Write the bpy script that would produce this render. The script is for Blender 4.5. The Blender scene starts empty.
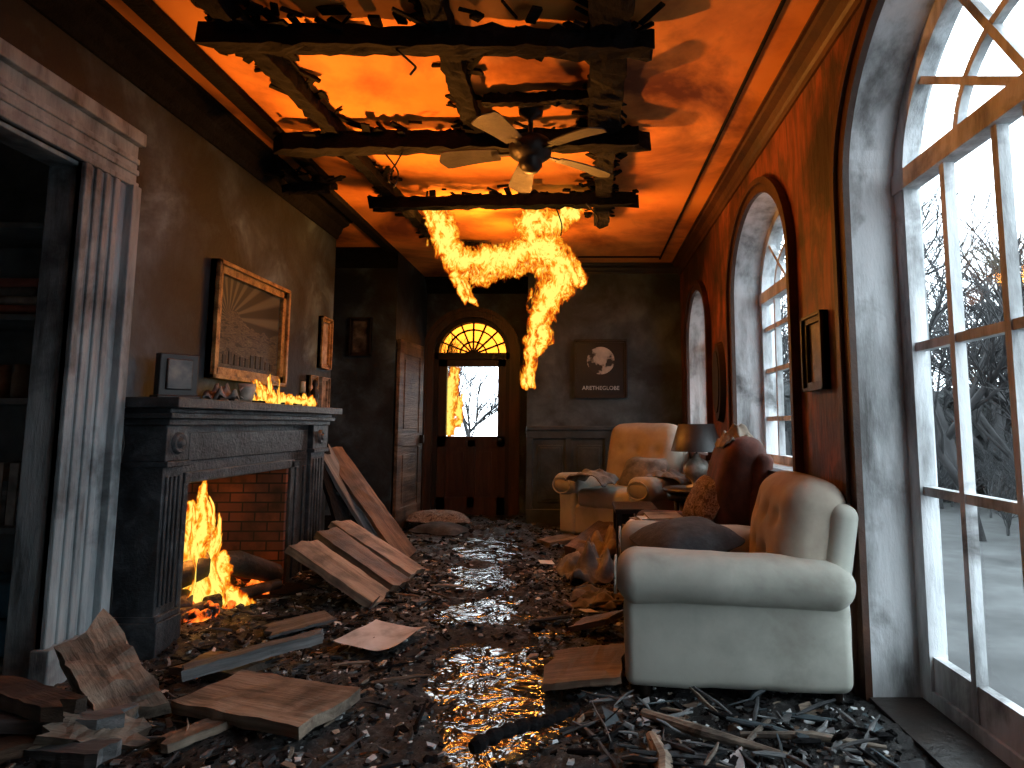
import bpy, math, random
from mathutils import Vector, Matrix, noise, Euler
random.seed(7)
sc = bpy.context.scene
sc.view_settings.view_transform = 'Standard'
PI = math.pi

# ------------------------------------------------------------------ materials
def newmat(name):
    m = bpy.data.materials.new(name); m.use_nodes = True
    nt = m.node_tree
    return m, nt, nt.nodes['Principled BSDF']

def lk(nt, a, b): nt.links.new(a, b)

def coords(nt, stretch=(1,1,1), kind='Object'):
    tc = nt.nodes.new('ShaderNodeTexCoord')
    mp = nt.nodes.new('ShaderNodeMapping')
    mp.inputs['Scale'].default_value = stretch
    lk(nt, tc.outputs[kind], mp.inputs['Vector'])
    return mp.outputs['Vector']

def noise_n(nt, vec, scale, detail=8, rough=.6, dist=0):
    n = nt.nodes.new('ShaderNodeTexNoise')
    n.inputs['Scale'].default_value = scale
    n.inputs['Detail'].default_value = detail
    n.inputs['Roughness'].default_value = rough
    n.inputs['Distortion'].default_value = dist
    lk(nt, vec, n.inputs['Vector'])
    return n.outputs['Fac']

def ramp(nt, fac, stops):
    r = nt.nodes.new('ShaderNodeValToRGB')
    el = r.color_ramp.elements
    while len(el) < len(stops): el.new(0.5)
    for e, (p, c) in zip(el, stops):
        e.position = p; e.color = (c[0], c[1], c[2], 1)
    lk(nt, fac, r.inputs['Fac'])
    return r.outputs['Color']

def mathn(nt, op, a, b=None, clamp=False):
    n = nt.nodes.new('ShaderNodeMath'); n.operation = op; n.use_clamp = clamp
    for i, v in enumerate((a, b)):
        if v is None: continue
        if isinstance(v, (int, float)): n.inputs[i].default_value = v
        else: lk(nt, v, n.inputs[i])
    return n.outputs[0]

def mixc(nt, fac, a, b, mode='MIX'):
    n = nt.nodes.new('ShaderNodeMix'); n.data_type = 'RGBA'; n.blend_type = mode
    for s, v in ((n.inputs[0], fac), (n.inputs[6], a), (n.inputs[7], b)):
        if isinstance(v, (int, float)): s.default_value = v
        elif isinstance(v, tuple): s.default_value = (v[0], v[1], v[2], 1)
        else: lk(nt, v, s)
    return n.outputs[2]

def bumpn(nt, bsdf, h, strength, dist=.02):
    b = nt.nodes.new('ShaderNodeBump')
    b.inputs['Strength'].default_value = strength
    b.inputs['Distance'].default_value = dist
    lk(nt, h, b.inputs['Height']); lk(nt, b.outputs['Normal'], bsdf.inputs['Normal'])

def pmat(name, stops, scale=3, rough=.7, bump=.3, stretch=(1,1,1), metal=0, dist=0, detail=8, bdist=.02, soot=None, spec=.5):
    m, nt, b = newmat(name)
    v = coords(nt, stretch)
    f = noise_n(nt, v, scale, detail, .62, dist)
    c = ramp(nt, f, stops)
    if soot:
        v2 = coords(nt)
        s = noise_n(nt, v2, soot[0], 6, .6, .4)
        sr = ramp(nt, s, [(soot[1], (0,0,0)), (soot[2], (1,1,1))])
        c = mixc(nt, sr, soot[3], c)
    lk(nt, c, b.inputs['Base Color'])
    b.inputs['Roughness'].default_value = rough
    b.inputs['Metallic'].default_value = metal
    b.inputs['Specular IOR Level'].default_value = spec
    if bump:
        bumpn(nt, b, noise_n(nt, v, scale*4, 6, .65), bump, bdist)
    return m

M = {}
M['plaster_dark'] = pmat('plaster_charred', [(.3,(.008,.013,.017)),(.47,(.026,.043,.056)),(.58,(.068,.11,.138)),(.72,(.19,.28,.34))], 1.9, .6, .5, dist=.6, soot=(1.1,.43,.57,(.004,.007,.009)))
M['plaster_back'] = pmat('plaster_back_sooty', [(.3,(.02,.032,.038)),(.52,(.062,.092,.108)),(.72,(.125,.17,.19))], 2.2, .6, .4, dist=.4, soot=(1.3,.38,.56,(.012,.018,.021)))
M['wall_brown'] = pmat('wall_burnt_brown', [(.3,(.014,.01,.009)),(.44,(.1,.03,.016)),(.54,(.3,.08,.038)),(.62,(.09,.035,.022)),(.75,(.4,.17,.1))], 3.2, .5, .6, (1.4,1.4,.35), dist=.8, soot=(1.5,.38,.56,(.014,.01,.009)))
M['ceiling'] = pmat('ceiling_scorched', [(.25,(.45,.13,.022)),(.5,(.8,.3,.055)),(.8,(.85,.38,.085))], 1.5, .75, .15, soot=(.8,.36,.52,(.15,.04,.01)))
M['whitepaint'] = pmat('white_paint_distressed', [(.28,(.09,.09,.09)),(.42,(.34,.36,.37)),(.55,(.57,.6,.62)),(.8,(.72,.74,.76))], 3, .5, .35, (2,2,.5), soot=(2.2,.33,.48,(.1,.1,.1)))
M['casing'] = pmat('door_casing_paint', [(.3,(.07,.085,.09)),(.46,(.25,.31,.335)),(.75,(.46,.55,.58))], 3, .5, .4, (3,3,.6), soot=(2.0,.35,.52,(.05,.06,.065)))
M['closetpaint'] = pmat('closet_paint', [(.3,(.06,.07,.075)),(.5,(.2,.24,.25)),(.75,(.36,.4,.42))], 3, .6, .3)
M['darkwood'] = pmat('dark_wood', [(.3,(.006,.005,.005)),(.6,(.022,.014,.01)),(.8,(.05,.025,.015))], 4, .4, .4, (1,1,.3))
M['crownwood'] = pmat('scorched_crown', [(.3,(.02,.008,.005)),(.6,(.065,.024,.01)),(.8,(.13,.05,.022))], 4, .5, .3, (1,1,1))
M['doorwood'] = pmat('door_wood', [(.3,(.025,.014,.01)),(.6,(.08,.04,.024)),(.8,(.14,.07,.04))], 4, .35, .3, (3,3,.3))
M['char'] = pmat('charred_wood', [(.35,(.002,.002,.003)),(.6,(.007,.007,.008)),(.8,(.022,.021,.022))], 9, .85, .9, (.5,1,1), dist=.4, spec=.15)
M['mantelwood'] = pmat('blackened_mantel_wood', [(.35,(.01,.012,.014)),(.55,(.033,.04,.047)),(.75,(.1,.12,.135))], 5, .36, .6, (1.5,1.5,1.5), dist=.5)
M['plank_tan'] = pmat('plank_tan', [(.3,(.06,.045,.034)),(.5,(.28,.225,.17)),(.75,(.46,.4,.31))], 3, .6, .5, (.35,5,5), dist=.8, soot=(2.5,.33,.52,(.04,.034,.029)))
M['plank_brown'] = pmat('plank_brown', [(.3,(.03,.019,.013)),(.5,(.14,.09,.06)),(.75,(.28,.2,.14))], 3, .55, .5, (.35,5,5), dist=.8, soot=(2.2,.35,.55,(.025,.02,.016)))
M['plank_grey'] = pmat('plank_grey', [(.3,(.03,.033,.037)),(.5,(.12,.13,.135)),(.75,(.3,.32,.33))], 3, .6, .5, (.35,5,5), dist=.8)
M['cream'] = pmat('cream_upholstery', [(.3,(.32,.325,.285)),(.55,(.47,.485,.43)),(.8,(.56,.575,.52))], 2.6, .85, .15, soot=(1.9,.24,.46,(.19,.175,.14)), bdist=.006)
M['tan_uph'] = pmat('tan_upholstery', [(.3,(.26,.21,.165)),(.55,(.42,.37,.3)),(.8,(.52,.46,.38))], 2.6, .8, .15, bdist=.006)
M['rust_uph'] = pmat('rust_upholstery', [(.3,(.05,.016,.012)),(.55,(.14,.045,.03)),(.8,(.22,.085,.055))], 4, .8, .2, soot=(2,.35,.55,(.018,.011,.01)))
M['cloth_grey'] = pmat('cloth_grey', [(.3,(.04,.04,.042)),(.5,(.16,.16,.155)),(.75,(.36,.35,.32))], 5, .9, .4)
M['cloth_tan'] = pmat('cloth_tan', [(.3,(.06,.05,.037)),(.5,(.23,.19,.145)),(.75,(.42,.37,.29))], 5, .9, .4)
M['cloth_dark'] = pmat('cloth_dark', [(.35,(.015,.017,.02)),(.6,(.05,.055,.06)),(.8,(.14,.14,.14))], 7, .85, .4)
M['pattern'] = pmat('patterned_cloth', [(.38,(.06,.03,.02)),(.47,(.26,.2,.15)),(.52,(.07,.03,.02)),(.6,(.36,.3,.24)),(.66,(.08,.04,.03))], 22, .85, .3, detail=2)
M['paper'] = pmat('paper', [(.35,(.3,.32,.33)),(.5,(.6,.64,.66)),(.7,(.76,.82,.86))], 5, .6, .1)
M['black'] = pmat('black_shade', [(.3,(.006,.006,.006)),(.7,(.02,.02,.02))], 6, .5, .1)
M['metal_dark'] = pmat('dark_metal', [(.3,(.01,.009,.008)),(.7,(.035,.028,.024))], 8, .4, .2, metal=.5)
M['fanblade'] = pmat('fan_blade', [(.3,(.012,.012,.012)),(.5,(.03,.03,.028)),(.75,(.07,.066,.062))], 5, .6, .3)
M['ceramic'] = pmat('ceramic', [(.35,(.2,.19,.17)),(.6,(.5,.48,.42)),(.8,(.6,.58,.5))], 8, .25, .1)
M['gold'] = pmat('gilt_frame', [(.3,(.06,.03,.012)),(.5,(.34,.2,.07)),(.75,(.62,.42,.18))], 14, .38, .5, metal=.3)
M['bluish'] = pmat('blue_cloth', [(.3,(.03,.1,.16)),(.6,(.08,.26,.4))], 6, .8, .3)
M['redbook'] = pmat('red_cloth', [(.3,(.2,.07,.05)),(.6,(.5,.2,.15))], 6, .8, .3)
M['bark'] = pmat('tree_bark', [(.3,(.02,.021,.023)),(.7,(.045,.047,.05))], 6, .9, 0)
M['barkfar'] = pmat('frosted_bark', [(.3,(.03,.033,.035)),(.7,(.06,.065,.07))], 6, .9, 0)
M['snow'] = pmat('slushy_ground', [(.3,(.03,.033,.035)),(.5,(.06,.065,.068)),(.7,(.1,.108,.112))], 1.6, .9, 0, detail=12)
M['bush'] = pmat('bare_bush', [(.35,(.018,.021,.022)),(.5,(.035,.04,.042)),(.65,(.07,.077,.08))], 6, .9, .6, detail=12)
M['twig'] = pmat('ember_log', [(.35,(.01,.008,.007)),(.55,(.04,.025,.018)),(.75,(.2,.13,.09))], 6, .7, .8, (.5,1,1))

def ash_mat():
    m, nt, b = newmat('wet_ash_debris')
    v = coords(nt)
    f = noise_n(nt, v, 34, 12, .85, .3)
    c = ramp(nt, f, [(.36,(.004,.004,.004)),(.48,(.02,.02,.021)),(.56,(.07,.07,.07)),(.63,(.2,.195,.19)),(.72,(.45,.44,.42))])
    g = noise_n(nt, v, 2.6, 6, .6)
    c = mixc(nt, ramp(nt, g, [(.34,(0,0,0)),(.54,(1,1,1))]), (.012,.012,.013), c)
    lk(nt, c, b.inputs['Base Color'])
    r = ramp(nt, noise_n(nt, v, 5, 4), [(.35,(.22,.22,.22)),(.62,(.65,.65,.65))])
    lk(nt, r, b.inputs['Roughness'])
    bumpn(nt, b, noise_n(nt, v, 50, 8, .8), 1.0, .025)
    return m
M['ash'] = ash_mat()

def water_mat():
    m, nt, b = newmat('dirty_water')
    b.inputs['Base Color'].default_value = (.03,.025,.02,1)
    v = coords(nt)
    r = ramp(nt, noise_n(nt, v, 4, 5, .7, .3), [(.4,(.1,.1,.1)),(.65,(.22,.22,.22))])
    lk(nt, r, b.inputs['Roughness'])
    b.inputs['Specular IOR Level'].default_value = 1.0
    b.inputs['IOR'].default_value = 1.9
    bumpn(nt, b, noise_n(nt, v, 6, 3, .55, .5), 1.0, .05)
    return m
M['water'] = water_mat()

def brick_mat():
    m, nt, b = newmat('sooty_brick')
    tc = nt.nodes.new('ShaderNodeTexCoord')
    sp = nt.nodes.new('ShaderNodeSeparateXYZ'); lk(nt, tc.outputs['Object'], sp.inputs[0])
    cb = nt.nodes.new('ShaderNodeCombineXYZ')
    lk(nt, mathn(nt,'ADD',sp.outputs[0],sp.outputs[1]), cb.inputs[0]); lk(nt, sp.outputs[2], cb.inputs[1])
    br = nt.nodes.new('ShaderNodeTexBrick')
    br.inputs['Scale'].default_value = 1
    br.inputs['Brick Width'].default_value = .19; br.inputs['Row Height'].default_value = .07
    br.inputs['Mortar Size'].default_value = .006
    br.inputs['Color1'].default_value = (.22,.065,.032,1); br.inputs['Color2'].default_value = (.1,.033,.02,1)
    br.inputs['Mortar'].default_value = (.014,.01,.008,1)
    lk(nt, cb.outputs[0], br.inputs['Vector'])
    s = noise_n(nt, tc.outputs['Object'], 3, 5)
    c = mixc(nt, ramp(nt, s, [(.34,(0,0,0)),(.56,(1,1,1))]), (.02,.012,.009), br.outputs['Color'])
    lk(nt, c, b.inputs['Base Color']); b.inputs['Roughness'].default_value = .8
    bumpn(nt, b, br.outputs['Fac'], -.6, .01)
    return m
M['brick'] = brick_mat()

def glass_mat(name, tint, gl=.08):
    m = bpy.data.materials.new(name); m.use_nodes = True; nt = m.node_tree
    nt.nodes.remove(nt.nodes['Principled BSDF'])
    out = nt.nodes['Material Output']
    t = nt.nodes.new('ShaderNodeBsdfTransparent'); t.inputs[0].default_value = (*tint,1)
    g = nt.nodes.new('ShaderNodeBsdfGlossy'); g.inputs['Roughness'].default_value = .05
    mx = nt.nodes.new('ShaderNodeMixShader'); mx.inputs[0].default_value = gl
    lk(nt, t.outputs[0], mx.inputs[1]); lk(nt, g.outputs[0], mx.inputs[2]); lk(nt, mx.outputs[0], out.inputs[0])
    return m
M['glass'] = glass_mat('window_glass', (.95,.97,.98),.05)
M['fireglow'] = glass_mat('fireglow_tint_glass', (.9,.22,.015), .08)  # orange fire reflection put into the tint of the fanlight panes

def flame_mat():
    m = bpy.data.materials.new('fire_flame'); m.use_nodes = True; nt = m.node_tree
    nt.nodes.remove(nt.nodes['Principled BSDF'])
    out = nt.nodes['Material Output']
    at = nt.nodes.new('ShaderNodeAttribute'); at.attribute_name = 'firemask'
    v = coords(nt, (1,1,.6))
    n1 = noise_n(nt, v, 9, 7, .62, 1.8)
    n2 = noise_n(nt, v, 14, 6, .65, 2.6)
    h = mathn(nt,'MULTIPLY',at.outputs['Fac'],1.5)
    h = mathn(nt,'ADD',h, mathn(nt,'MULTIPLY',mathn(nt,'SUBTRACT',n1,.55),2.2))
    mr = nt.nodes.new('ShaderNodeMapRange'); mr.interpolation_type='SMOOTHSTEP'
    mr.inputs['From Min'].default_value=.12; mr.inputs['From Max'].default_value=.55
    lk(nt,h,mr.inputs['Value'])
    edge = ramp(nt, at.outputs['Fac'], [(0,(0,0,0)),(.12,(1,1,1))])
    alpha = mathn(nt,'MULTIPLY',mr.outputs[0],edge)
    hc = mathn(nt,'ADD',h, mathn(nt,'MULTIPLY',mathn(nt,'SUBTRACT',n2,.53),3.0))
    col = ramp(nt, hc, [(.05,(.8,.08,.003)),(.35,(1,.22,.008)),(.65,(1,.44,.025)),(.98,(1,.74,.14))])
    st = nt.nodes.new('ShaderNodeMapRange')
    st.inputs['From Min'].default_value=.1; st.inputs['From Max'].default_value=1.2
    st.inputs['To Min'].default_value=.85; st.inputs['To Max'].default_value=1.4
    lk(nt,hc,st.inputs['Value'])
    em = nt.nodes.new('ShaderNodeEmission'); lk(nt,col,em.inputs[0]); lk(nt,st.outputs[0],em.inputs[1])
    t = nt.nodes.new('ShaderNodeBsdfTransparent')
    mx = nt.nodes.new('ShaderNodeMixShader')
    lk(nt,alpha,mx.inputs[0]); lk(nt,t.outputs[0],mx.inputs[1]); lk(nt,em.outputs[0],mx.inputs[2]); lk(nt,mx.outputs[0],out.inputs[0])
    return m
M['flame'] = flame_mat()

def ember_mat():
    m, nt, b = newmat('glowing_embers')
    v = coords(nt)
    f = noise_n(nt, v, 14, 5, .6)
    b.inputs['Base Color'].default_value=(.02,.01,.008,1)
    lk(nt, ramp(nt,f,[(.45,(0,0,0)),(.55,(.9,.12,.01)),(.7,(1,.4,.05))]), b.inputs['Emission Color'])
    b.inputs['Emission Strength'].default_value=1.6
    return m
M['ember'] = ember_mat()

# ------------------------------------------------------------------ builder
def rotm(r): return Euler(r,'XYZ').to_matrix().to_4x4()

class B:
    def __init__(s, name, mats, smooth=False):
        s.name=name; s.mats=[M[m] if isinstance(m,str) else m for m in mats]
        s.v=[]; s.f=[]; s.mi=[]; s.sm=[]; s.smooth=smooth
    def add(s, vs, fs, m=0, mat=None, smooth=None):
        o=len(s.v)
        for p in vs:
            p=Vector(p)
            if mat is not None: p=mat@p
            s.v.append(p[:])
        for f in fs:
            s.f.append([i+o for i in f]); s.mi.append(m); s.sm.append(s.smooth if smooth is None else smooth)
    def box(s, c, sz, rot=(0,0,0), m=0, mat=None):
        x,y,z=[a/2 for a in sz]
        vs=[(-x,-y,-z),(x,-y,-z),(x,y,-z),(-x,y,-z),(-x,-y,z),(x,-y,z),(x,y,z),(-x,y,z)]
        T=Matrix.Translation(c)@rotm(rot)
        if mat is not None: T=mat@T
        s.add(vs,[(0,3,2,1),(4,5,6,7),(0,1,5,4),(1,2,6,5),(2,3,7,6),(3,0,4,7)],m,T,False)
    def bb(s, a, b, m=0):
        s.box([(a[i]+b[i])/2 for i in range(3)],[abs(b[i]-a[i]) for i in range(3)],m=m)
    def rbox(s, c, sz, r, rot=(0,0,0), m=0, n=8, puff=(0,0,0), fn=None, wr=0, seed=0, mat=None):
        h=[a/2 for a in sz]; r=min(r,min(h)*.999)
        def cs(hh):
            L=[-(hh-r)-r*math.tan(math.radians(a)) for a in (45,33,22,11)]
            k=max(1,n)
            mid=[-(hh-r)+2*(hh-r)*i/k for i in range(k+1)]
            return L+mid+[-a for a in reversed(L)]
        C=[cs(a) for a in h]
        idx={}; vs=[]; fs=[]
        def vid(p):
            k=(round(p[0],5),round(p[1],5),round(p[2],5))
            if k not in idx:
                idx[k]=len(vs)
                q=[max(-(h[i]-r),min(h[i]-r,p[i])) for i in range(3)]
                d=Vector([p[i]-q[i] for i in range(3)])
                P=Vector(q)+(d.normalized()*r if d.length>1e-9 else d)
                g=[1-(P[i]/h[i])**2 for i in range(3)]
                Q=Vector(P)
                Q[0]+=puff[0]*(P[0]/h[0])*g[1]*g[2]
                Q[1]+=puff[1]*(P[1]/h[1])*g[0]*g[2]
                Q[2]+=puff[2]*(P[2]/h[2])*g[0]*g[1]
                if fn: Q=fn(Q)
                if wr: Q+=noise.noise_vector(Q*7+Vector((seed,seed*2,1)))*wr
                vs.append(Q)
            return idx[k]
        for ax in range(3):
            a,b=[i for i in range(3) if i!=ax]
            for sg in (-1,1):
                for i in range(len(C[a])-1):
                    for j in range(len(C[b])-1):
                        q=[]
                        for (ii,jj) in ((i,j),(i+1,j),(i+1,j+1),(i,j+1)):
                            p=[0,0,0]; p[ax]=sg*h[ax]; p[a]=C[a][ii]; p[b]=C[b][jj]
                            q.append(vid(p))
                        if len(set(q))==4: fs.append(q)
        T=Matrix.Translation(c)@rotm(rot)
        if mat is not None: T=mat@T
        s.add(vs,fs,m,T,True)
    def lathe(s, prof, c=(0,0,0), rot=(0,0,0), m=0, seg=28, mat=None):
        vs=[];fs=[]
        n=len(prof)
        for i in range(seg):
            a=2*PI*i/seg
            for r,z in prof: vs.append((r*math.cos(a),r*math.sin(a),z))
        for i in range(seg):
            j=(i+1)%seg
            for k in range(n-1):
                fs.append((i*n+k,j*n+k,j*n+k+1,i*n+k+1))
        T=Matrix.Translation(c)@rotm(rot)
        if mat is not None: T=mat@T
        s.add(vs,fs,m,T,True)
    def tube(s, pts, rad, seg=8, m=0, jit=0, smooth=True, mat=None):
        pts=[Vector(p) for p in pts]; n=len(pts)
        if isinstance(rad,(int,float)): rad=[rad]*n
        vs=[];fs=[]
        up=Vector((0,0,1))
        for i,p in enumerate(pts):
            t=(pts[min(i+1,n-1)]-pts[max(i-1,0)]).normalized()
            if abs(t.dot(up))>.95: up=Vector((1,0,0)) if abs(t.x)<.9 else Vector((0,1,0))
            a=t.cross(up).normalized(); b=t.cross(a).normalized()
            for k in range(seg):
                an=2*PI*k/seg; rr=rad[i]*(1+random.uniform(-jit,jit))
                vs.append(p+a*math.cos(an)*rr+b*math.sin(an)*rr)
        for i in range(n-1):
            for k in range(seg):
                l=(k+1)%seg
                fs.append((i*seg+k,i*seg+l,(i+1)*seg+l,(i+1)*seg+k))
        fs.append(tuple(reversed(range(seg)))); fs.append(tuple(range((n-1)*seg,n*seg)))
        s.add(vs,fs,m,mat,smooth)
    def done(s, loc=None, rotz=0, bevel=0, scale=1, parent=None, recalc=True):
        me=bpy.data.meshes.new(s.name); me.from_pydata(s.v,[],s.f)
        for m in s.mats: me.materials.append(m)
        me.polygons.foreach_set('material_index',s.mi)
        me.polygons.foreach_set('use_smooth',s.sm)
        me.update()
        if recalc:
            import bmesh
            bm=bmesh.new(); bm.from_mesh(me); bmesh.ops.recalc_face_normals(bm,faces=bm.faces); bm.to_mesh(me); bm.free()
        o=bpy.data.objects.new(s.name,me); sc.collection.objects.link(o)
        if loc: o.location=loc
        o.rotation_euler=(0,0,rotz); o.scale=(scale,)*3
        if bevel:
            md=o.modifiers.new('bev','BEVEL'); md.width=bevel; md.segments=2; md.limit_method='ANGLE'
        if parent: o.parent=parent
        return o

def plank(name, p, q, width, thick, mat, up=(0,0,1), jag=.02, rough=.004, seed=0, n=14, nw=5):
    p=Vector(p); q=Vector(q); L=(q-p).length
    X=(q-p).normalized(); U=Vector(up); Y=U.cross(X).normalized(); Z=X.cross(Y)
    rnd=random.Random(seed+int(L*1000))
    vs=[];fs=[]
    e0=[rnd.uniform(-jag,jag) for _ in range(nw)]; e1=[rnd.uniform(-jag,jag) for _ in range(nw)]
    def row(i):
        t=i/n
        out=[]
        for side in (1,-1):
            rng=range(nw) if side==1 else range(nw-1,-1,-1)
            for j in rng:
                y=(j/(nw-1)-.5)*width
                x=(t-.5)*L
                if i==0: x+=e0[j]
                if i==n: x+=e1[j]
                P=Vector((x,y,side*thick/2))
                P+=noise.noise_vector(P*12+Vector((seed,0,seed*.7)))*rough*1.6
                P+=noise.noise_vector(P*35+Vector((seed,3,0)))*rough
                out.append(P)
        return out
    R=2*nw
    for i in range(n+1): vs+=row(i)
    for i in range(n):
        for k in range(R):
            l=(k+1)%R
            fs.append((i*R+k,i*R+l,(i+1)*R+l,(i+1)*R+k))
    for base,flip in ((0,False),(n*R,True)):
        for j in range(nw-1):
            f=(base+j,base+j+1,base+R-2-j,base+R-1-j)
            fs.append(tuple(reversed(f)) if flip else f)
    b=B(name,[mat]); b.add(vs,fs,0)
    o=b.done()
    mtx=Matrix((X,Y,Z)).transposed().to_4x4(); mtx.translation=(p+q)/2
    o.matrix_world=mtx
    return o

# ------------------------------------------------------------------ room shell
CZ=3.2; XL=-2.4; XR=1.25
b=B('floor',['plank_brown']); b.bb((-3.8,-1.3,-.12),(1.6,8.8,-.04)); b.done()
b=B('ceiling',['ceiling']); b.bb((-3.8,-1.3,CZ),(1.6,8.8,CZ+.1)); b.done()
b=B('wall_left',['plaster_dark'])
b.bb((XL-.12,-1.2,-.04),(XL,1.1,CZ)); b.bb((XL-.12,1.1,2.45),(XL,2.9,CZ)); b.bb((XL-.12,2.9,-.04),(XL,3.47,CZ))
b.bb((XL-.12,3.47,.97),(XL,4.74,CZ)); b.bb((XL-.12,4.74,-.04),(XL,5.95,CZ))
b.bb((-3.3,5.83,-.04),(XL-.12,5.95,CZ))
b.done()
b=B('wall_alcove',['plaster_dark']); b.bb((-3.3,5.95,-.04),(-3.18,7.12,CZ)); b.bb((-3.18,7.0,-.04),(-2.1,7.12,CZ)); b.bb((-2.22,7.12,-.04),(-2.1,8.75,CZ)); b.done()
b=B('wall_back',['plaster_back']); b.bb((-.65,7.6,-.04),(1.6,7.72,CZ)); b.bb((-.65,7.72,-.04),(-.53,8.75,CZ)); b.done()
b=B('wall_front',['plaster_dark']); b.bb((-3.8,-1.32,-.04),(1.6,-1.2,CZ)); b.done()
b=B('wall_closet',['closetpaint']); b.bb((-3.8,.8,-.04),(-3.7,3.45,CZ)); b.bb((-3.7,.8,-.04),(XL-.12,.9,CZ)); b.bb((-3.7,3.38,-.04),(-2.53,3.44,CZ)); b.done()

def archpts(h, off=0, n=28):
    c=(h['s0']+h['s1'])/2; r=(h['s1']-h['s0'])/2+off; ah=h['ah']+off
    pts=[(h['s0']-off,h['z0'])]
    for i in range(n+1):
        a=PI-PI*i/n
        pts.append((c+r*math.cos(a),h['zs']+ah*math.sin(a)))
    pts.append((h['s1']+off,h['z0']))
    return pts

def arch_wall(name, mf, s0, s1, holes, thick, mats):
    b=B(name,mats)
    cur=s0
    for t in (0,thick):
        cur=s0
        for h in holes:
            def quad(a,bb_,c,d): b.add([mf(*p,t) for p in (a,bb_,c,d)],[(0,1,2,3)])
            quad((cur,-.04),(h['s0'],-.04),(h['s0'],CZ),(cur,CZ))
            if h['z0']>-.03: quad((h['s0'],-.04),(h['s1'],-.04),(h['s1'],h['z0']),(h['s0'],h['z0']))
            P=archpts(h)[1:-1]
            for i in range(len(P)-1):
                quad(P[i],P[i+1],(P[i+1][0],CZ),(P[i][0],CZ))
            cur=h['s1']
        b.add([mf(*p,t) for p in ((cur,-.04),(s1,-.04),(s1,CZ),(cur,CZ))],[(0,1,2,3)])
    for h in holes:
        P=archpts(h); n=len(P)
        for i in range(n):
            j=(i+1)%n
            b.add([mf(*P[i],0),mf(*P[j],0),mf(*P[j],thick),mf(*P[i],thick)],[(0,1,2,3)],1)
    b.add([mf(s0,-.04,0),mf(s0,CZ,0),mf(s0,CZ,thick),mf(s0,-.04,thick)],[(0,1,2,3)])
    b.add([mf(s1,-.04,0),mf(s1,CZ,0),mf(s1,CZ,thick),mf(s1,-.04,thick)],[(0,1,2,3)])
    return b.done(recalc=False)

def band(b, mf, h, o0, o1, t0, t1, m=0, closed=False):
    A=archpts(h,o0); C=archpts(h,o1); n=len(A)
    if closed:
        A=[(x,z+(o0*-1 if i in (0,n-1) else 0)) for i,(x,z) in enumerate(A)]
        C=[(x,z+(o1*-1 if i in (0,n-1) else 0)) for i,(x,z) in enumerate(C)]
    rng=range(n) if closed else range(n-1)
    for i in rng:
        j=(i+1)%n
        V=[mf(*A[i],t0),mf(*A[j],t0),mf(*C[j],t0),mf(*C[i],t0),mf(*A[i],t1),mf(*A[j],t1),mf(*C[j],t1),mf(*C[i],t1)]
        b.add(V,[(0,1,2,3),(4,5,6,7),(0,1,5,4),(2,3,7,6),(1,2,6,5),(3,0,4,7)],m)

def bar(b, mf, p, q, w, t0, t1, m=0):
    d=Vector((q[0]-p[0],q[1]-p[1])); n=Vector((-d.y,d.x)).normalized()*w/2
    P=[(p[0]+n.x,p[1]+n.y),(p[0]-n.x,p[1]-n.y),(q[0]-n.x,q[1]-n.y),(q[0]+n.x,q[1]+n.y)]
    V=[mf(*a,t0) for a in P]+[mf(*a,t1) for a in P]
    b.add(V,[(0,1,2,3),(4,5,6,7),(0,1,5,4),(1,2,6,5),(2,3,7,6),(3,0,4,7)],m)

mr_=lambda s,z,t:(XR+t,s,z)
md_=lambda s,z,t:(s,8.4+t,z)
W1=dict(s0=1.0,s1=2.78,z0=.02,zs=2.3,ah=.75)
W2=dict(s0=3.6,s1=4.95,z0=.92,zs=2.2,ah=.6)
W3=dict(s0=5.95,s1=7.05,z0=.92,zs=2.1,ah=.52)
DR=dict(s0=-1.99,s1=-.95,z0=0,zs=2.17,ah=.5)
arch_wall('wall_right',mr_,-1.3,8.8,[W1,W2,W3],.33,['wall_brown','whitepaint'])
arch_wall('wall_entry',md_,-2.2,-.53,[DR],.2,['plaster_dark','doorwood'])

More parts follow.
